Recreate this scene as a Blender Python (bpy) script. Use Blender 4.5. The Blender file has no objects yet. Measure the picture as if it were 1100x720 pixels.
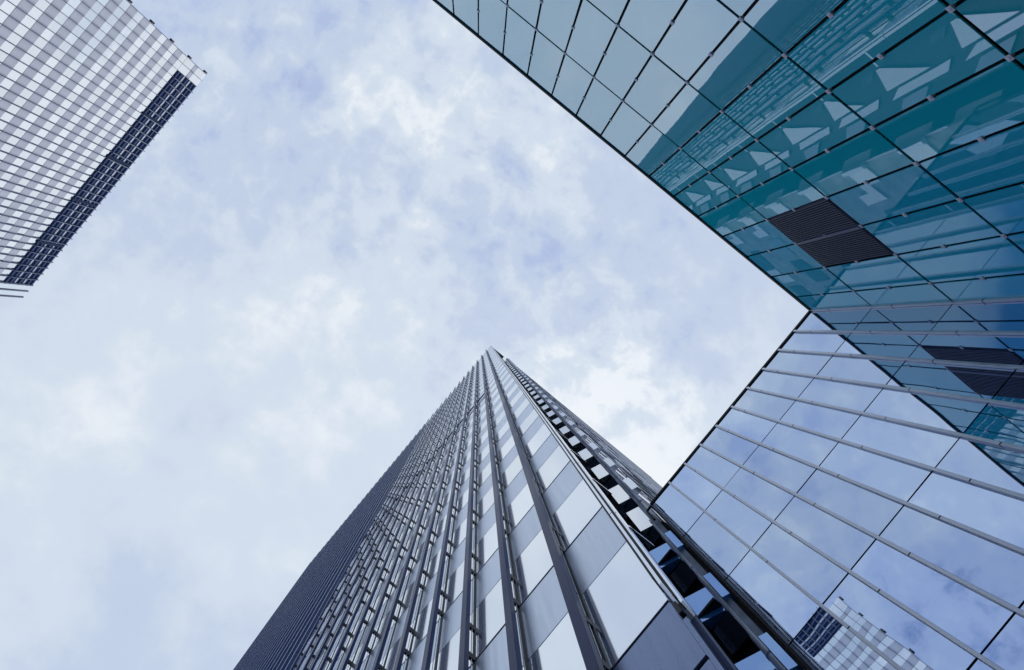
import bpy, bmesh, math, random
from mathutils import Matrix, Vector
random.seed(7)

# ------------------------------------------------------------------ camera, sky, sun, exposure
# World axes: X and Y run along the street grid, Z is up. The photographer looks straight up.
F = 520.0                       # focal length in photo pixels (1100 wide)
EYE = 1.6
CA, SA = math.cos(math.radians(39.5)), math.sin(math.radians(39.5))
ZX, ZY = 514.0, 353.0           # where the zenith sits in the photograph

scene = bpy.context.scene
C = scene.collection
cam_d = bpy.data.cameras.new('camera')
cam_d.sensor_fit = 'HORIZONTAL'; cam_d.sensor_width = 36.0
cam_d.lens = F / 1100.0 * 36.0
cam_d.shift_x = (550 - ZX) / 1100.0
cam_d.shift_y = -(360 - ZY) / 1100.0
cam_d.clip_start = 0.05; cam_d.clip_end = 5000
cam = bpy.data.objects.new('camera', cam_d); C.objects.link(cam)
M = Matrix(((CA, -SA, 0, 0), (-SA, -CA, 0, 0), (0, 0, -1, EYE), (0, 0, 0, 1)))
cam.matrix_world = M
scene.camera = cam

def uv(px, py):                 # photo pixel -> slope of the ray along X and Y (for placing clouds)
    dx, dy = px - ZX, py - ZY
    return ((CA*dx + SA*dy) / F, (-SA*dx + CA*dy) / F)

SUN_DIR = Vector((190, 80, 520)).normalized()
SUN_EL = math.asin(SUN_DIR.z)
SUN_AZ = math.atan2(SUN_DIR.x, SUN_DIR.y)

world = bpy.data.worlds.new('World'); scene.world = world
world.use_nodes = True
nt = world.node_tree; nt.nodes.clear()
N = nt.nodes.new; L = nt.links.new
def wmath(op, a, b=None, c=None, clamp=False):
    n = N('ShaderNodeMath'); n.operation = op; n.use_clamp = clamp
    for i, v in enumerate((a, b, c)):
        if v is None: continue
        if isinstance(v, (int, float)): n.inputs[i].default_value = v
        else: L(v, n.inputs[i])
    return n.outputs[0]
tc = N('ShaderNodeTexCoord'); sp = N('ShaderNodeSeparateXYZ'); L(tc.outputs['Generated'], sp.inputs[0])
zc = wmath('MAXIMUM', sp.outputs[2], 0.12)
sx = wmath('DIVIDE', sp.outputs[0], zc); sy = wmath('DIVIDE', sp.outputs[1], zc)
cb = N('ShaderNodeCombineXYZ'); L(sx, cb.inputs[0]); L(sy, cb.inputs[1])
def noise(scale, detail, rough, dist, off):
    mp = N('ShaderNodeMapping'); mp.inputs['Location'].default_value = off; L(cb.outputs[0], mp.inputs['Vector'])
    n = N('ShaderNodeTexNoise'); n.inputs['Scale'].default_value = scale; n.inputs['Detail'].default_value = detail
    n.inputs['Roughness'].default_value = rough; n.inputs['Distortion'].default_value = dist
    L(mp.outputs[0], n.inputs['Vector']); return n.outputs[0]
def blob(u, v, r, amt):         # a soft cloud bank or a clearer patch in a given direction
    d = N('ShaderNodeVectorMath'); d.operation = 'DISTANCE'; L(cb.outputs[0], d.inputs[0]); d.inputs[1].default_value = (u, v, 0)
    q = wmath('DIVIDE', d.outputs['Value'], r); q = wmath('MULTIPLY', q, q); q = wmath('MULTIPLY', q, -1.0)
    return wmath('MULTIPLY', wmath('EXPONENT', q), amt)
big = noise(2.2, 5, 0.52, 0.35, (3.1, 1.7, 0))
fine = noise(7.0, 8, 0.58, 0.25, (0.4, 5.2, 0))
puff = noise(15.0, 6, 0.6, 0.3, (8.4, 2.2, 0))
cover = wmath('ADD', wmath('MULTIPLY', wmath('SUBTRACT', big, 0.5), 1.25), 0.42)
BLOBS = [(665, 455, .17, .46), (620, 400, .06, .16), (700, 500, .08, .14), (60, 560, .5, .12), (480, 110, .2, .08), (640, 330, .08, .25), (410, 325, .26, .30), (150, 260, .35, .10), (120, 560, .4, .08),
         (850, 320, .14, .25), (770, 240, .22, -.22), (560, 330, .12, -.18), (330, 470, .25, .10), (580, 80, .3, -.10), (300, 110, .3, -.06)]
for px, py, r, a in BLOBS:
    u, v = uv(px, py); cover = wmath('ADD', cover, blob(u, v, r, a))
for u, v, r, a in [(.95, .20, .50, .75), (1.02, .00, .10, -.55), (-1.15, -.17, .34, -.46), (-.55, -.35, .35, .22), (-.2, .62, .3, .05)]:
    cover = wmath('ADD', cover, blob(u, v, r, a))
# blue sky added out of view on the left to darken double reflections
edge = wmath('ADD', wmath('MULTIPLY', sx, CA), wmath('MULTIPLY', sy, -SA))
mrr = N('ShaderNodeMapRange'); mrr.interpolation_type = 'SMOOTHSTEP'; L(edge, mrr.inputs[0])
mrr.inputs[1].default_value = -.985; mrr.inputs[2].default_value = -1.12; mrr.inputs[3].default_value = 0; mrr.inputs[4].default_value = -1.0
cover = wmath('ADD', cover, mrr.outputs[0])
# mottled cloud texture, strongest in the middle of the sky
um, vm = uv(545, 200)
mott = wmath('ADD', wmath('ADD', blob(um, vm, .42, .68), wmath('ADD', blob(*uv(660, 430), .22, .85), blob(-.85, -.15, .5, .6))), .20)
tex = wmath('ADD', wmath('MULTIPLY', wmath('SUBTRACT', fine, .5), 1.9), wmath('MULTIPLY', wmath('SUBTRACT', puff, .5), 1.2))
cover = wmath('ADD', cover, wmath('MULTIPLY', tex, mott))
ramp = N('ShaderNodeValToRGB'); L(wmath('MULTIPLY_ADD', cover, .7, .3), ramp.inputs[0])
ramp.color_ramp.interpolation = 'EASE'
els = ramp.color_ramp.elements
els[0].position = 0.0; els[0].color = (.10, .20, .50, 1)
els[1].position = 1.0; els[1].color = (.87, .92, .975, 1)
e = els.new(.30); e.color = (.46, .56, .80, 1)
e = els.new(.545); e.color = (.575, .668, .838, 1)
e = els.new(.734); e.color = (.675, .765, .882, 1)
sky = N('ShaderNodeTexSky'); sky.sky_type = 'NISHITA'; sky.sun_disc = False
sky.sun_elevation = SUN_EL; sky.sun_rotation = SUN_AZ
STR = 0.1
sc_ = N('ShaderNodeVectorMath'); sc_.operation = 'SCALE'; L(ramp.outputs[0], sc_.inputs[0]); sc_.inputs['Scale'].default_value = 1.0 / STR
mx = N('ShaderNodeMix'); mx.data_type = 'RGBA'; mx.inputs[0].default_value = .93
L(sky.outputs[0], mx.inputs[6]); L(sc_.outputs[0], mx.inputs[7])
bg = N('ShaderNodeBackground'); bg.inputs[1].default_value = STR; L(mx.outputs[2], bg.inputs[0])
out = N('ShaderNodeOutputWorld'); L(bg.outputs[0], out.inputs[0])

sun_d = bpy.data.lights.new('sun', 'SUN'); sun_d.energy = 1.2; sun_d.angle = math.radians(11); sun_d.color = (1, .97, .92)
sun = bpy.data.objects.new('sun', sun_d); C.objects.link(sun)
sun.rotation_euler = SUN_DIR.to_track_quat('Z', 'Y').to_euler(); sun.location = (0, 0, 300)

vs = scene.view_settings
vs.view_transform = 'Standard'; vs.look = 'None'; vs.exposure = 0.0; vs.gamma = 1.0; vs.use_curve_mapping = False
scene.cycles.max_bounces = 10; scene.cycles.glossy_bounces = 6; scene.cycles.diffuse_bounces = 3

# ------------------------------------------------------------------ materials
def mat(name, base, rough=.5, metal=0.0, spec=.5, var=0.0, vscale=1.0, stretch=(1, 1, 1), bump=0.0, bscale=1.0, objvar=0.0, joint=0.0):
    m = bpy.data.materials.new(name); m.use_nodes = True
    t = m.node_tree; b = t.nodes['Principled BSDF']
    b.inputs['Base Color'].default_value = (*base, 1); b.inputs['Roughness'].default_value = rough
    b.inputs['Metallic'].default_value = metal; b.inputs['Specular IOR Level'].default_value = spec
    g = t.nodes.new('ShaderNodeNewGeometry')
    mp = t.nodes.new('ShaderNodeMapping'); mp.inputs['Scale'].default_value = stretch
    t.links.new(g.outputs['Position'], mp.inputs['Vector'])
    src = None
    if var or objvar:
        hv = t.nodes.new('ShaderNodeHueSaturation'); hv.inputs['Color'].default_value = (*base, 1)
        n = t.nodes.new('ShaderNodeTexNoise'); n.inputs['Scale'].default_value = vscale; n.inputs['Detail'].default_value = 6
        t.links.new(mp.outputs[0], n.inputs['Vector'])
        mr = t.nodes.new('ShaderNodeMapRange'); mr.inputs[1].default_value = .25; mr.inputs[2].default_value = .75
        mr.inputs[3].default_value = 1 - var; mr.inputs[4].default_value = 1 + var
        t.links.new(n.outputs[0], mr.inputs[0]); val = mr.outputs[0]
        if objvar:
            oi = t.nodes.new('ShaderNodeObjectInfo'); m2 = t.nodes.new('ShaderNodeMapRange')
            m2.inputs[3].default_value = 1 - objvar; m2.inputs[4].default_value = 1 + objvar
            t.links.new(oi.outputs['Random'], m2.inputs[0])
            ml = t.nodes.new('ShaderNodeMath'); ml.operation = 'MULTIPLY'
            t.links.new(val, ml.inputs[0]); t.links.new(m2.outputs[0], ml.inputs[1]); val = ml.outputs[0]
        t.links.new(val, hv.inputs['Value']); t.links.new(hv.outputs[0], b.inputs['Base Color'])
        r2 = t.nodes.new('ShaderNodeMapRange'); r2.inputs[1].default_value = .3; r2.inputs[2].default_value = .7
        r2.inputs[3].default_value = max(.02, rough*.8); r2.inputs[4].default_value = min(1, rough*1.25)
        t.links.new(n.outputs[0], r2.inputs[0]); t.links.new(r2.outputs[0], b.inputs['Roughness'])
    if joint:                              # thin dark splice lines at regular heights
        sx_ = t.nodes.new('ShaderNodeSeparateXYZ'); t.links.new(g.outputs['Position'], sx_.inputs[0])
        a1 = t.nodes.new('ShaderNodeMath'); a1.operation = 'DIVIDE'; a1.inputs[1].default_value = joint; t.links.new(sx_.outputs[2], a1.inputs[0])
        a2 = t.nodes.new('ShaderNodeMath'); a2.operation = 'FRACT'; t.links.new(a1.outputs[0], a2.inputs[0])
        a3 = t.nodes.new('ShaderNodeMath'); a3.operation = 'LESS_THAN'; a3.inputs[1].default_value = .035 / joint; t.links.new(a2.outputs[0], a3.inputs[0])
        m3 = t.nodes.new('ShaderNodeMix'); m3.data_type = 'RGBA'; m3.inputs[7].default_value = (.006, .008, .012, 1)
        t.links.new(a3.outputs[0], m3.inputs[0])
        if b.inputs['Base Color'].is_linked: t.links.new(b.inputs['Base Color'].links[0].from_socket, m3.inputs[6])
        else: m3.inputs[6].default_value = (*base, 1)
        t.links.new(m3.outputs[2], b.inputs['Base Color'])
    if bump:
        n = t.nodes.new('ShaderNodeTexNoise'); n.inputs['Scale'].default_value = bscale; n.inputs['Detail'].default_value = 2
        t.links.new(mp.outputs[0], n.inputs['Vector'])
        bp = t.nodes.new('ShaderNodeBump'); bp.inputs['Strength'].default_value = 1.0; bp.inputs['Distance'].default_value = bump
        t.links.new(n.outputs[0], bp.inputs['Height']); t.links.new(bp.outputs[0], b.inputs['Normal'])
    return m

def glass(name, body, tint, fac, rough=.01, fresnel=None, bump=.004, bscale=.5, objvar=.05, cell=None):
    """Coated glazing seen from outside: a dim tinted body under a mirror coat."""
    m = bpy.data.materials.new(name); m.use_nodes = True
    t = m.node_tree; t.nodes.clear(); n = t.nodes.new; l = t.links.new
    d = n('ShaderNodeBsdfPrincipled'); d.inputs['Base Color'].default_value = (*body, 1); d.inputs['Roughness'].default_value = .6
    d.inputs['Specular IOR Level'].default_value = 0
    g = n('ShaderNodeBsdfGlossy'); g.inputs['Roughness'].default_value = rough
    hv = n('ShaderNodeHueSaturation'); hv.inputs['Color'].default_value = (*tint, 1)
    oi = n('ShaderNodeObjectInfo'); mr = n('ShaderNodeMapRange'); mr.inputs[3].default_value = 1 - objvar; mr.inputs[4].default_value = 1 + objvar
    l(oi.outputs['Random'], mr.inputs[0]); l(mr.outputs[0], hv.inputs['Value']); l(hv.outputs[0], g.inputs['Color'])
    ge = n('ShaderNodeNewGeometry')
    if cell:                               # each pane of a long band gets its own slight tone
        sn = n('ShaderNodeVectorMath'); sn.operation = 'SNAP'; sn.inputs[1].default_value = cell; l(ge.outputs['Position'], sn.inputs[0])
        wn = n('ShaderNodeTexWhiteNoise'); wn.noise_dimensions = '3D'; l(sn.outputs[0], wn.inputs['Vector'])
        m4 = n('ShaderNodeMapRange'); m4.inputs[3].default_value = .90; m4.inputs[4].default_value = 1.04
        l(wn.outputs['Value'], m4.inputs[0]); l(m4.outputs[0], hv.inputs['Value'])
    no = n('ShaderNodeTexNoise'); no.inputs['Scale'].default_value = bscale; no.inputs['Detail'].default_value = 1
    l(ge.outputs['Position'], no.inputs['Vector'])
    bp = n('ShaderNodeBump'); bp.inputs['Distance'].default_value = bump; bp.inputs['Strength'].default_value = 1
    l(no.outputs[0], bp.inputs['Height']); l(bp.outputs[0], g.inputs['Normal'])
    mx = n('ShaderNodeMixShader')
    if fresnel:
        fr = n('ShaderNodeFresnel'); fr.inputs['IOR'].default_value = fresnel; l(fr.outputs[0], mx.inputs[0])
    else:
        mx.inputs[0].default_value = fac
    l(d.outputs[0], mx.inputs[1]); l(g.outputs[0], mx.inputs[2])
    o = n('ShaderNodeOutputMaterial'); l(mx.outputs[0], o.inputs[0])
    return m

PAVE = mat('granite_paving', (.22, .22, .23), .8, var=.2, vscale=.6)
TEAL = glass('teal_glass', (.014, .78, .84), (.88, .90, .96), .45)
TEALM = glass('teal_glass_inner_dimmed', (.016, .76, .84), (.88, .94, .98), .33)  # mirror coat weakened to darken the reflections in these panes
TEALC = glass('teal_glass_corner_dimmed', (.016, .64, .82), (.82, .94, 1.0), .24)  # weakest coat, bluer body: the dark double reflection is put into the glass
BLUE = glass('blue_mirror_glass', (.015, .045, .14), (.66, .78, .96), .78, objvar=.08)
JOINT = mat('black_gasket', (.006, .007, .010), .6, spec=.2)
PERIOD = 5.12
ALU = mat('anodised_aluminium', (.60, .62, .67), .35, .6, var=.10, vscale=3, objvar=.05, joint=3.47)
CLIP = mat('clip_steel', (.86, .82, .86), .4, .0)
VENT = mat('vent_metal', (.14, .15, .20), .55, spec=.3, var=.15, vscale=4)
VENTBAR = mat('vent_bar', (.16, .18, .27), .5)
LIGHTP = glass('pale_panel_glass', (.65, .70, .80), (.96, .98, 1.0), .88, rough=.10, bump=.002, objvar=.04)
GREYP = mat('brushed_steel_panel', (.70, .765, .865), .34, .75, var=.05, vscale=1.4, stretch=(1, 6, .35), objvar=.04)
PLINTH = mat('dark_steel_panel', (.24, .30, .45), .30, .75, var=.14, vscale=1.2, stretch=(1, 5, .3))
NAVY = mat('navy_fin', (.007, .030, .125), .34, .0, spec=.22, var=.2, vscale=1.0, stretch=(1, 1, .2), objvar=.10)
NAVYF = mat('far_fin_sheen', (.018, .055, .175), .30, .0, spec=.55)  # lighter copy of the navy fins: grazing sky sheen put into the colour
BLACK = mat('black_steel', (.008, .010, .016), .45, spec=.35)
VOID = mat('black_recess', (.004, .005, .008), .7, spec=.15)
CHROME = mat('polished_trim', (.82, .85, .90), .16, .95, var=.04, vscale=2, stretch=(1, 1, .2), joint=PERIOD)
BACK = mat('tower_core', (.05, .06, .09), .6)
REARW = mat('rear_cladding', (.10, .12, .17), .5, var=.1, vscale=.5)
WHITEM = mat('white_enamel', (.88, .90, .93), .35, var=.03, vscale=1.0)
WHITEP = glass('white_panel', (.55, .60, .70), (.95, .97, 1.0), .72, rough=.12)
LEDGE = mat('slate_ledge', (.16, .20, .28), .5)
TABW = glass('tab_glass', (.45, .50, .62), (.85, .90, .98), .7, rough=.15)
SIDEW = glass('side_glass', (.20, .24, .32), (.55, .62, .75), .4, rough=.12)
BLUEW = glass('blue_window', (.12, .34, .78), (.42, .62, .98), .50, rough=.03)
DARKW = glass('dark_window', (.006, .009, .016), (.35, .42, .55), .25, rough=.04)
STONE = mat('grey_cladding', (.40, .42, .48), .7, var=.45, vscale=.9, stretch=(1, 1, 1.6))
TABP = mat('pale_cladding', (.78, .81, .87), .45, .2, var=.08, vscale=2)
PIPE = mat('painted_pipe', (.62, .66, .76), .38, .35, var=.10, vscale=3, stretch=(2, 2, .4))
A_GLASS = glass('silver_glass', (.50, .58, .72), (.96, .98, 1.0), .82, rough=.04, bump=.02, bscale=.35, objvar=.02, cell=(50, 8.15*167/520, 5.1))
A_SPAN = mat('stone_spandrel', (.73, .74, .81), .75, spec=.2, var=.08, vscale=.25, objvar=.02)
A_MULL = mat('slate_mullion', (.10, .13, .22), .5, .2)
A_CROWN = mat('crown_louvre', (.028, .048, .105), .8, spec=.1)
A_RAIL = mat('crown_rail', (.62, .68, .82), .5)
A_LOUV = mat('crown_slat', (.07, .11, .25), .7, spec=.1)

# ------------------------------------------------------------------ helpers
class MB:
    def __init__(s): s.v = []; s.f = []
    def box(s, a, b):
        x0, x1 = sorted((a[0], b[0])); y0, y1 = sorted((a[1], b[1])); z0, z1 = sorted((a[2], b[2]))
        i = len(s.v)
        s.v += [(x0,y0,z0),(x1,y0,z0),(x1,y1,z0),(x0,y1,z0),(x0,y0,z1),(x1,y0,z1),(x1,y1,z1),(x0,y1,z1)]
        s.f += [tuple(i+k for k in q) for q in ((0,3,2,1),(4,5,6,7),(0,1,5,4),(1,2,6,5),(2,3,7,6),(3,0,4,7))]
        return s
    def prism(s, poly, z0, z1):            # counter-clockwise polygon in plan
        i = len(s.v); n = len(poly)
        s.v += [(x, y, z0) for x, y in poly] + [(x, y, z1) for x, y in poly]
        s.f += [tuple(i+k for k in reversed(range(n))), tuple(i+n+k for k in range(n))]
        s.f += [(i+k, i+(k+1) % n, i+n+(k+1) % n, i+n+k) for k in range(n)]
        return s
    def build(s, name, m, parent=None, bevel=0.0, centre=False):
        me = bpy.data.meshes.new(name)
        v = s.v; c = Vector((0, 0, 0))
        if centre:
            c = sum((Vector(p) for p in v), Vector()) / len(v); v = [Vector(p) - c for p in v]
        me.from_pydata(v, [], s.f); me.materials.append(m)
        o = bpy.data.objects.new(name, me); C.objects.link(o); o.location = c
        if parent is not None:
            w = Vector(); p = parent
            while p is not None: w = w + p.location; p = p.parent
            o.parent = parent; o.location = c - w
        if bevel:
            b = o.modifiers.new('bevel', 'BEVEL'); b.width = bevel; b.segments = 2; b.limit_method = 'ANGLE'
        return o
def thing(name, label, cat, loc, group=None):
    o = bpy.data.objects.new(name, None); C.objects.link(o); o.location = loc
    o['label'] = label; o['category'] = cat
    if group: o['group'] = group
    return o
def B1(name, m, parent, a, b, bevel=0.0, centre=False):
    return MB().box(a, b).build(name, m, parent, bevel, centre)
def Z(h): return h + EYE                  # heights below are measured from the eye

# ------------------------------------------------------------------ ground
g = MB(); g.v = [(-1500,-1500,0),(1500,-1500,0),(1500,1500,0),(-1500,1500,0)]; g.f = [(0,1,2,3)]
go = g.build('plaza_ground', PAVE); go['kind'] = 'structure'

# ------------------------------------------------------------------ teal wing (faces +Y) and blue wing (faces -X), meeting at an inner corner
HD = 24.0; KD = HD / F
CY = -243 * KD                            # plane of the teal wing
DX = 264 * KD                             # plane of the blue wing
ROWS = [HD] + [HD*h/34.0 for h in (28.75, 23.85, 18.95, 14.05, 9.15, 4.25)] + [-EYE + .05]
GAP = .045

tw = thing('glass_building', 'teal mirror-glass building with square clips, flat black roof edge and a dark vent panel', 'building', (0, CY, 0))
B1('wall', JOINT, tw, (-34, CY - 8, 0), (DX + 4, CY - .10, Z(HD) - .02))
joints = [(37.5 + 34*k) * KD for k in range(-19, 7)] + [DX]
joints = [-34.0] + [j for j in joints if j > -33]
def tilt(o, a=.20):
    o.rotation_euler = tuple(math.radians(random.uniform(-a, a)) for _ in range(3))
panes = []
for r in range(len(ROWS) - 1):
    for c in range(len(joints) - 1):
        x0, x1 = joints[c], joints[c+1]; z1, z0 = Z(ROWS[r]), Z(ROWS[r+1])
        xc, zc_ = (x0+x1)/2, (z0+z1)/2 - EYE
        isvent = (r == 1 and any(abs(x0 - (37.5 + 34*k)*KD) < .01 for k in (3, 4)))
        if isvent: continue
        panes.append((math.dist((0,0,0), (xc, CY, zc_)) + (200 if zc_ < 9.5 else 0) + (60 if abs(xc) > 14 else 0), x0, x1, z0, z1))
panes.sort()
rest = MB()
for i, (d, x0, x1, z0, z1) in enumerate(panes):
    a, b = (x0 + GAP, CY - .04, z0 + GAP), (x1 - GAP, CY, z1 - GAP)
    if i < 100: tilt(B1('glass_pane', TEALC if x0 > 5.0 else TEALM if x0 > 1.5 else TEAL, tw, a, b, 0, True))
    else: rest.box(a, b)
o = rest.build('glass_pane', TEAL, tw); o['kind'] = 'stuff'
# vent: two louvred panels in the second row
for k in (3, 4):
    x0, x1 = (37.5 + 34*k)*KD, (37.5 + 34*(k+1))*KD
    z1, z0 = Z(ROWS[1]), Z(ROWS[2])
    fr = MB()
    fr.box((x0+.03, CY-.09, z0+.03), (x1-.03, CY-.05, z1-.03))
    n = 15
    for q in range(n):
        xs = x0 + .06 + (x1 - x0 - .12) * q / n
        fr.box((xs, CY-.05, z0+.04), (xs+.035, CY+.05, z1-.04))
    v = fr.build('vent_louvre', VENT, tw)
    if k == 4: B1('dividing_bar', VENTBAR, v, (x0-.05, CY-.04, z0+.05), (x0+.05, CY+.06, z1-.05))
# clips at every joint crossing and half-way up each pane
clips = []
for r in range(len(ROWS) - 1):
    for j in joints[1:-1]:
        for z in (ROWS[r+1], (ROWS[r] + ROWS[r+1])/2):
            clips.append((math.dist((0, 0, 0), (j, CY, z)) + (200 if z < 9 else 0) + (60 if abs(j) > 13 else 0), j, Z(z)))
clips.sort(); rest = MB()
for i, (d, x, z) in enumerate(clips):
    m_ = MB() if i < 100 else rest
    m_.box((x-.075, CY+.002, z-.055), (x+.075, CY+.03, z+.055)); m_.box((x-.022, CY+.0305, z-.022), (x+.022, CY+.042, z+.022))
    m_.box((x-.03, CY-.10, z-.03), (x+.03, CY+.002, z+.03))
    if i < 100: m_.build('glazing_clip', CLIP, tw, .008)
o = rest.build('glazing_clip', CLIP, tw); o['kind'] = 'stuff'
B1('coping', JOINT, tw, (-34, CY - 1.2, Z(HD) - .02), (DX + .02, CY + .05, Z(HD) + .16), .01)

bw = thing('glass_building', 'pale blue mirror-glass building with slim light vertical bars between its panes', 'building', (DX, 0, 0))
DY1 = 28.5 * KD
B1('wall', JOINT, bw, (DX + .10, CY - .09, 0), (DX + 4.0, DY1 - .03, Z(HD) - .02))
mulls = [-243*KD + .052] + [(-213 + 26.3*k) * KD for k in range(0, 9)]
edges = mulls + [DY1]
panes = []
for r in range(len(ROWS) - 1):
    for c in range(len(edges) - 1):
        y0, y1 = edges[c], edges[c+1]; z1, z0 = Z(ROWS[r]), Z(ROWS[r+1])
        tilt(B1('glass_pane', BLUE, bw, (DX, y0 + .02, z0 + .024), (DX + .04, y1 - .02, z1 - .024), 0, True), .20)
for i, y in enumerate(mulls):
    w = .052 if i else .05
    mo = B1('mullion', ALU, bw, (DX - .10, y - w, 0), (DX - .004, y + w, Z(HD) - .05), .012)
MB().box((DX - .05, CY + .06, Z(HD) - .02), (DX + 1.2, DY1, Z(HD) + .16)).build('coping', JOINT, bw, .02)
B1('end_trim', BLACK, bw, (DX - .05, DY1 + .002, 0), (DX + 3.5, DY1 + .06, Z(HD) - .03))
hook = MB()
hook.box((DX - .16, DY1 + .004, Z(HD) - .30), (DX - .06, DY1 + .36, Z(HD) - .20)); hook.box((DX - .16, DY1 + .30, Z(HD) - 1.3), (DX - .06, DY1 + .40, Z(HD) - .31))
hook.build('roof_bracket', BLACK, bw, .015)

# ------------------------------------------------------------------ finned tower
HB = 150.0; KB = HB / F
WX = 22 * KB                              # panel plane (faces -X)
TX = 5.90                                 # outer face of the rails
CV = 6.1 * KB                             # corner of the panels
VE = 318 * KB                             # far end
NF = 43
ft = thing('fin_tower', 'tall tower of pale and grey panels with navy vertical fins and a polished corner edge', 'tower', (WX, CV, 0))
B1('wall', BACK, ft, (WX + .09, CV + .02, 0), (WX + 1.2, VE, Z(HB) - .6))
body = MB(); body.box((WX + 1.21, 3.55, 0), (11.6, 31.4, Z(HB) - .8)); body.box((WX + 1.21, 31.41, 0), (42, VE, Z(HB) - .8))
body.build('rear_wall', REARW, ft)
B1('roof', BLACK, ft, (WX - .01, CV - .05, Z(HB) - .55), (11.6, VE, Z(HB) - .2))
def fin_left(k): return (.649 + .363*(k-1)) * TX     # far edge of each rail
finv = [fin_left(k) for k in range(1, NF)]
finv = [v for v in finv if v < VE - .2]
JH0, PER = 9.6, 5.12                      # lowest floor joint and storey height
NFL = int((HB - JH0) / PER) + 1
RAILB = 9.25
RW = .29
def comb(v):                              # one comb-shaped bracket strip: a spine on the wall with a tooth at every bracket
    zs = [Z(JH0 + q*PER + dz) for q in range(NFL) for dz in (.10, 1.55) if JH0 + q*PER + dz < HB - 1]
    xo, xi, xw = TX + .15, WX - .03, WX - .004
    prof = [(xi, zs[0] - 1.0)]
    for z in zs: prof += [(xi, z - .11), (xo, z - .11), (xo, z + .11), (xi, z + .11)]
    prof += [(xi, zs[-1] + 1.0)]
    m_ = MB(); y0, y1 = v - RW + .03, v - RW + .13
    n = len(prof)
    # quads between spine line (xw) and the profile, front and back, so the strip is one closed piece
    pts = prof + [(xw, z) for x, z in prof]
    m_.v = [(x, y0, z) for x, z in pts] + [(x, y1, z) for x, z in pts]; o = 2*n
    for i in range(n - 1):
        a, b = i, i + 1
        if prof[a][1] == prof[b][1]:
            m_.f.append((a, b, o+b, o+a)); continue
        m_.f += [(a, b, n+b, n+a), (o+a, o+n+a, o+n+b, o+b), (a, o+a, o+b, b), (n+a, n+b, o+n+b, o+n+a)]
    m_.f += [(0, n, o+n, o), (n-1, o+n-1, o+2*n-1, 2*n-1)]
    return m_
for k, v in enumerate(finv):
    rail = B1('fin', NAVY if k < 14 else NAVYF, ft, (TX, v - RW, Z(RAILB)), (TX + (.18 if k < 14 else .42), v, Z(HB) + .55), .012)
    if k < 17: comb(v).build('bracket_strip', BLACK, rail)
    if k < 17: B1('tie_rod', ALU, rail, (TX + .30, v - RW + .05, Z(RAILB + .3)), (TX + .325, v - RW + .075, Z(HB) - .8))
    B1('fin_foot', BLACK, rail, (TX - .01, v - RW - .01, Z(RAILB) - .22), (TX + .19, v + .01, Z(RAILB) - .002))
mid = [v - RW/2 for v in finv]
bays = [(CV, mid[0])] + [(mid[i], mid[i+1]) for i in range(len(mid)-1)] + [(mid[-1], VE)]
lp, gp = [], []
for b, (y0, y1) in enumerate(bays):
    for q in range(NFL):
        z0 = JH0 + q*PER; z1 = min(z0 + PER, HB - .6); zm = min(z0 + 2.72, z1 - .1)
        d = math.hypot(WX, (y0+y1)/2, z0)
        lp.append((d, y0, y1, z0 + .05, zm - .015)); gp.append((d, y0, y1, zm + .015, z1 - .05))
for name, m, lst in (('glass_panel', LIGHTP, lp), ('spandrel_panel', GREYP, gp)):
    lst.sort(); rest = MB()
    for i, (d, y0, y1, z0, z1) in enumerate(lst):
        a, b = (WX, y0 + .012, Z(z0)), (WX + .06, y1 - .012, Z(z1))
        if i < 100:
            o = B1(name, m, ft, a, b, .006, True); tilt(o, .12)
        else: rest.box(a, b)
    o = rest.build(name, m, ft); o['kind'] = 'stuff'
for b, (y0, y1) in enumerate(bays[:14]):
    for z0, z1 in ((8.0, JH0), (4.2, 7.95), (-.9, 4.15)):
        B1('plinth_panel', PLINTH, ft, (WX, y0 + .012, Z(z0) + .025), (WX + .06, y1 - .012, Z(z1) - .025), .006)
# polished trims at the corner, cut off with a slanted foot just under the storey joint
def trim(name, x0, x1, y0, y1, z0, z1, m, cut=.0):
    mb = MB(); i = 0
    mb.v = [(x0,y0,z0+cut),(x1,y0,z0),(x1,y1,z0),(x0,y1,z0+cut),(x0,y0,z1),(x1,y0,z1),(x1,y1,z1),(x0,y1,z1)]
    mb.f = [(0,3,2,1),(4,5,6,7),(0,1,5,4),(1,2,6,5),(2,3,7,6),(3,0,4,7)]
    return mb.build(name, m, ft, .008)
trim('corner_trim', WX - .07, WX + .02, CV - .035, CV + .015, Z(9.9), Z(HB) + .4, BLACK, .5)
trim('corner_trim', WX - .10, WX + .05, CV - .125, CV - .05, Z(9.4), Z(HB) + .5, CHROME, .6)
trim('corner_trim', WX - .03, WX + .10, CV - .16, CV - .127, Z(9.2), Z(HB) + .4, BLACK, .3)
trim('corner_trim', WX + .00, WX + .16, CV - .225, CV - .165, Z(9.0), Z(HB) + .4, CHROME, .3)
trim('corner_trim', WX - .04, WX + .06, CV - .10, CV - .01, 0, Z(8.9), PLINTH)
trim('corner_trim', WX + .08, WX + .24, CV - .20, CV - .10, 0, Z(8.9), NAVY)
B1('trim_foot', BLACK, ft, (WX - .09, CV - .12, Z(9.0)), (WX + .05, CV - .02, Z(9.35)), .02)
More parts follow.
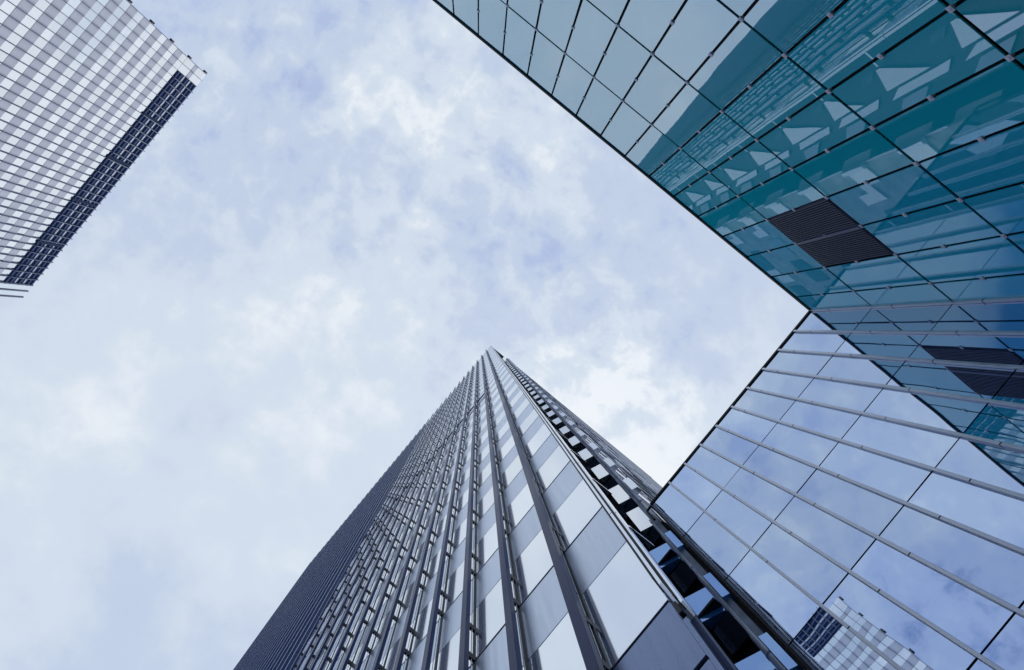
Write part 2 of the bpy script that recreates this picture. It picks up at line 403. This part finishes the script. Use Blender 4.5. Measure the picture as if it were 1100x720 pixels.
for q in range(0, 26):
    z = 12.9 + 4.1*q
    mb = MB(); x0 = WX + .12; y0 = CV - .25
    mb.v = [(x0, y0, Z(z)), (x0 + .85, y0 - .02, Z(z)), (x0 + .85, y0 + .03, Z(z)), (x0, y0 + .08, Z(z)),
            (x0, y0, Z(z)+.1), (x0 + .85, y0 - .02, Z(z)+.1), (x0 + .85, y0 + .03, Z(z)+.1), (x0, y0 + .08, Z(z)+.1)]
    mb.f = [(0,3,2,1),(4,5,6,7),(0,1,5,4),(1,2,6,5),(2,3,7,6),(3,0,4,7)]
    mb.build('stay_bar', CHROME, ft)
# dark expansion joint running across the fins
ej = MB()
for i in range(1, 13):
    ej.box((TX + .20, finv[i] + .02, Z(65)), (TX + .34, finv[i+1] - .31, Z(65.3)))
    ej.box((TX - .03, finv[i+1] - .30, Z(65)), (TX - .004, finv[i+1] + .01, Z(65.3)))
ej.build('expansion_joint', NAVY, ft)
# pale spandrels and dark glazing on the return wall behind the corner
def plate(pts, y0, y1):
    m_ = MB(); n = len(pts)
    m_.v = [(x, y0, z) for x, z in pts] + [(x, y1, z) for x, z in pts]
    m_.f = [tuple(range(n)), tuple(n + k for k in reversed(range(n)))] + [(k, n+k, n+(k+1) % n, (k+1) % n) for k in range(n)]
    return m_
rr = random.Random(5)
for q in range(32):
    z = Z(8 + q*4.3); j = rr.uniform(-.25, .25)
    pts = [(7.9, 2.3), (9.5, .1 + j), (9.5, 2.9)]
    plate([(x, z + k) for x, k in pts], 3.42, 3.54).build('return_panel', WHITEP, ft)
    pts = [(9.65, -.7), (10.15, -.2), (10.15, 3.0 + j), (9.65, 2.3)]
    plate([(x, z + k) for x, k in pts], 3.40, 3.54).build('return_panel', TABW, ft)
    pts = [(10.35, 1.0), (11.4, 2.2), (11.4, 3.6 + j), (10.35, 2.6)]
    plate([(x, z + k) for x, k in pts], 3.38, 3.54).build('return_panel', SIDEW, ft)
    pts = [(7.7, 2.2), (8.5, 3.0), (8.5, 3.8), (7.7, 3.0)]
    plate([(x, z + k) for x, k in pts], 3.45, 3.54).build('return_panel', LEDGE, ft)

# ------------------------------------------------------------------ dark tower behind, in the gap
EX = 12.26; EY = 1.49
et = thing('dark_tower', 'dark narrow tower with a column of white panels, behind the polished corner edge', 'tower', (EX, EY, 0))
HE = HB - 2.0
B1('wall', VOID, et, (EX + .35, EY + .35, 0), (70, 31, Z(HE) - .1))
B1('side_wall', STONE, et, (EX + .12, EY + .12, Z(0) - 1.6), (70, EY + .34, Z(HE)))
B1('corner_post', PIPE, et, (EX, EY + .02, Z(25.4)), (EX + .11, EY + .12, Z(HE)), .015)
B1('parapet', STONE, et, (EX + .3, EY + .02, Z(HE) + .002), (70, EY + .5, Z(HE) + .5))
levels = [10.0, 13.6, 17.1, 20.8, 24.3] + [27.9 + 4.4*k for k in range(27)]
def bay(name, m, y0, y1, h, hh):          # saw-tooth bay: its face is slanted so that it mirrors bright open sky
    d = (y1 - y0) * .42
    return MB().prism([(EX + .34, y0), (EX + .34, y1), (EX - .10, y1), (EX - .10 + d, y0)], Z(h) - hh, Z(h) + hh).build(name, m, et)
for h in levels:
    if h < 22.5:
        w = bay('window', BLUEW, 1.98, 2.85, h, .72)
        B1('window_ledge', BLACK, w, (EX - .13, 2.0, Z(h) - .50), (EX + .33, 2.87, Z(h) - .40))
        w = bay('window', BLUEW, EY + .02, EY + .28, h, .70)
    else:
        w = bay('white_panel', WHITEP, EY + .14, EY + 1.06, h, 1.15)
    B1('dark_window', DARKW, et, (EX + .16, EY + .40, Z(h) + 1.30), (EX + .34, EY + 1.3, Z(h) + 2.6))
    if h > 22.5:
        if h > 25.5: bay('tab_panel', TABW, EY - .34, EY - .01, h - .4, .85)
        pts = [(.45, -1), (1.7, -1), (1.7, -.2), (3.2, -.2), (3.2, 1.3), (2.3, 1.3), (2.3, .5), (.45, .5)]
        plate([(EX + x, Z(h) + k) for x, k in pts], EY - .02, EY + .118).build('folded_panel', WHITEP, et)
rnd = random.Random(3)
for h in levels[3:]:
    for x0 in (EX + 3.6, EX + 6.4, EX + 9.5, EX + 14.0, EX + 20.0):
        w = 1.4 + rnd.random()*1.6; dx = rnd.random()*1.2
        B1('side_window', (SIDEW, TABW, DARKW, LEDGE)[rnd.randrange(4)], et, (x0 + dx, EY + .04, Z(h) - .8), (x0 + dx + w, EY + .118, Z(h) + .9))

# ------------------------------------------------------------------ pipe standing in the gap
px_, py_ = 272 * KD, 41.0 * KD
pp = bpy.data.meshes.new('drain_pipe'); bm = bmesh.new()
bmesh.ops.create_cone(bm, cap_ends=True, segments=28, radius1=.155, radius2=.155, depth=Z(HD - .3), matrix=Matrix.Translation((0, 0, Z(HD - .3)/2)))
for z in (4, 9, 14, 19, 23.4):
    bmesh.ops.create_cone(bm, cap_ends=True, segments=28, radius1=.17, radius2=.17, depth=.10, matrix=Matrix.Translation((0, 0, Z(z))))
for f in bm.faces: f.smooth = len(f.verts) == 4
bm.to_mesh(pp); bm.free(); pp.materials.append(PIPE)
po = bpy.data.objects.new('drain_pipe', pp); C.objects.link(po); po.location = (px_ , py_, 0)
po['label'] = 'pale round vertical pipe in the dark gap beside the end of the blue building'; po['category'] = 'pipe'

# ------------------------------------------------------------------ distant banded tower
HA = 167.0; KA = HA / F
AX = -400 * KA
AV0, AV1 = -24.5 * KA, 271 * KA
CRV0 = -8 * KA                            # the louvred crown starts here
CRZ = HA * 397 / 423.0
at = thing('banded_tower', 'distant tower with alternating white and grey bands, thin dark ribs and a dark louvred crown', 'tower', (AX, (AV0+AV1)/2, 0))
B1('wall', A_CROWN, at, (AX - 38, AV0 + .3, 0), (AX - .12, AV1 - .3, Z(HA) - 1.5))
PF = 5.1; top = CRZ
k = 0
while True:
    z1 = top - k*PF; z0 = z1 - PF
    if z0 < -EYE: break
    zm = z0 + PF*.52
    B1('spandrel_band', A_SPAN, at, (AX - .10, AV0, Z(z0) + .02), (AX, AV1, Z(zm) - .02))
    B1('window_band', A_GLASS, at, (AX - .10, AV0, Z(zm) + .02), (AX - .06, AV1, Z(z1) - .02))
    k += 1
# glazed corner beside the crown
B1('corner_glass', A_GLASS, at, (AX - .10, AV0, Z(CRZ) + .05), (AX - .06, CRV0, Z(CRZ) + 4.3))
B1('corner_glass', A_SPAN, at, (AX - .10, AV0, Z(CRZ) + 4.4), (AX, CRV0, Z(CRZ) + 6.0))
B1('corner_glass', A_GLASS, at, (AX - .10, AV0, Z(CRZ) + 6.1), (AX - .06, CRV0, Z(HA) + .3))
# crown: black backing with horizontal rails
cr = B1('crown', A_CROWN, at, (AX - .6, CRV0 + .05, Z(CRZ) + .05), (AX - .04, AV1 - .2, Z(HA) - .2))
nr = 7
for q in range(nr):
    z = CRZ + .9 + (HA - CRZ - 1.2) * q / (nr - 1)
    B1('crown_rail', A_RAIL if q in (2, 4) else A_LOUV, cr, (AX - .03, CRV0 + .05, Z(z) - .26), (AX + (.05 if q in (2, 4) else .25), AV1 - .2, Z(z) + .26))
seg = (AV1 - CRV0) / 5
for q in range(1, 5):
    B1('crown_post', A_CROWN, cr, (AX - .03, CRV0 + q*seg - .45, Z(CRZ) + .1), (AX + .36, CRV0 + q*seg + .45, Z(HA) - .3))
SP = 8.15 * KA
n = int((AV1 - AV0) / SP)
for q in range(n + 3):
    y = AV0 + q*SP
    B1('rib', A_MULL, at, (AX + .002, y - (.07 if q < n else .22), 0), (AX + .50, y + (.07 if q < n else .22), Z(CRZ) + .2 if y > CRV0 + .3 and q < n else Z(HA) + .1))
    if y > CRV0 + .3 and q < n:
        B1('crown_fin', A_MULL, at, (AX + .31, y - .12, Z(CRZ) + .3), (AX + .75, y + .12, Z(HA) + .15))
for q in range(10):
    z = HA - 1 - q*9.0
    B1('edge_bracket', BLACK, at, (AX - .3, AV0 - .75, Z(z) - .5), (AX + .6, AV0 - .15, Z(z) + .5))
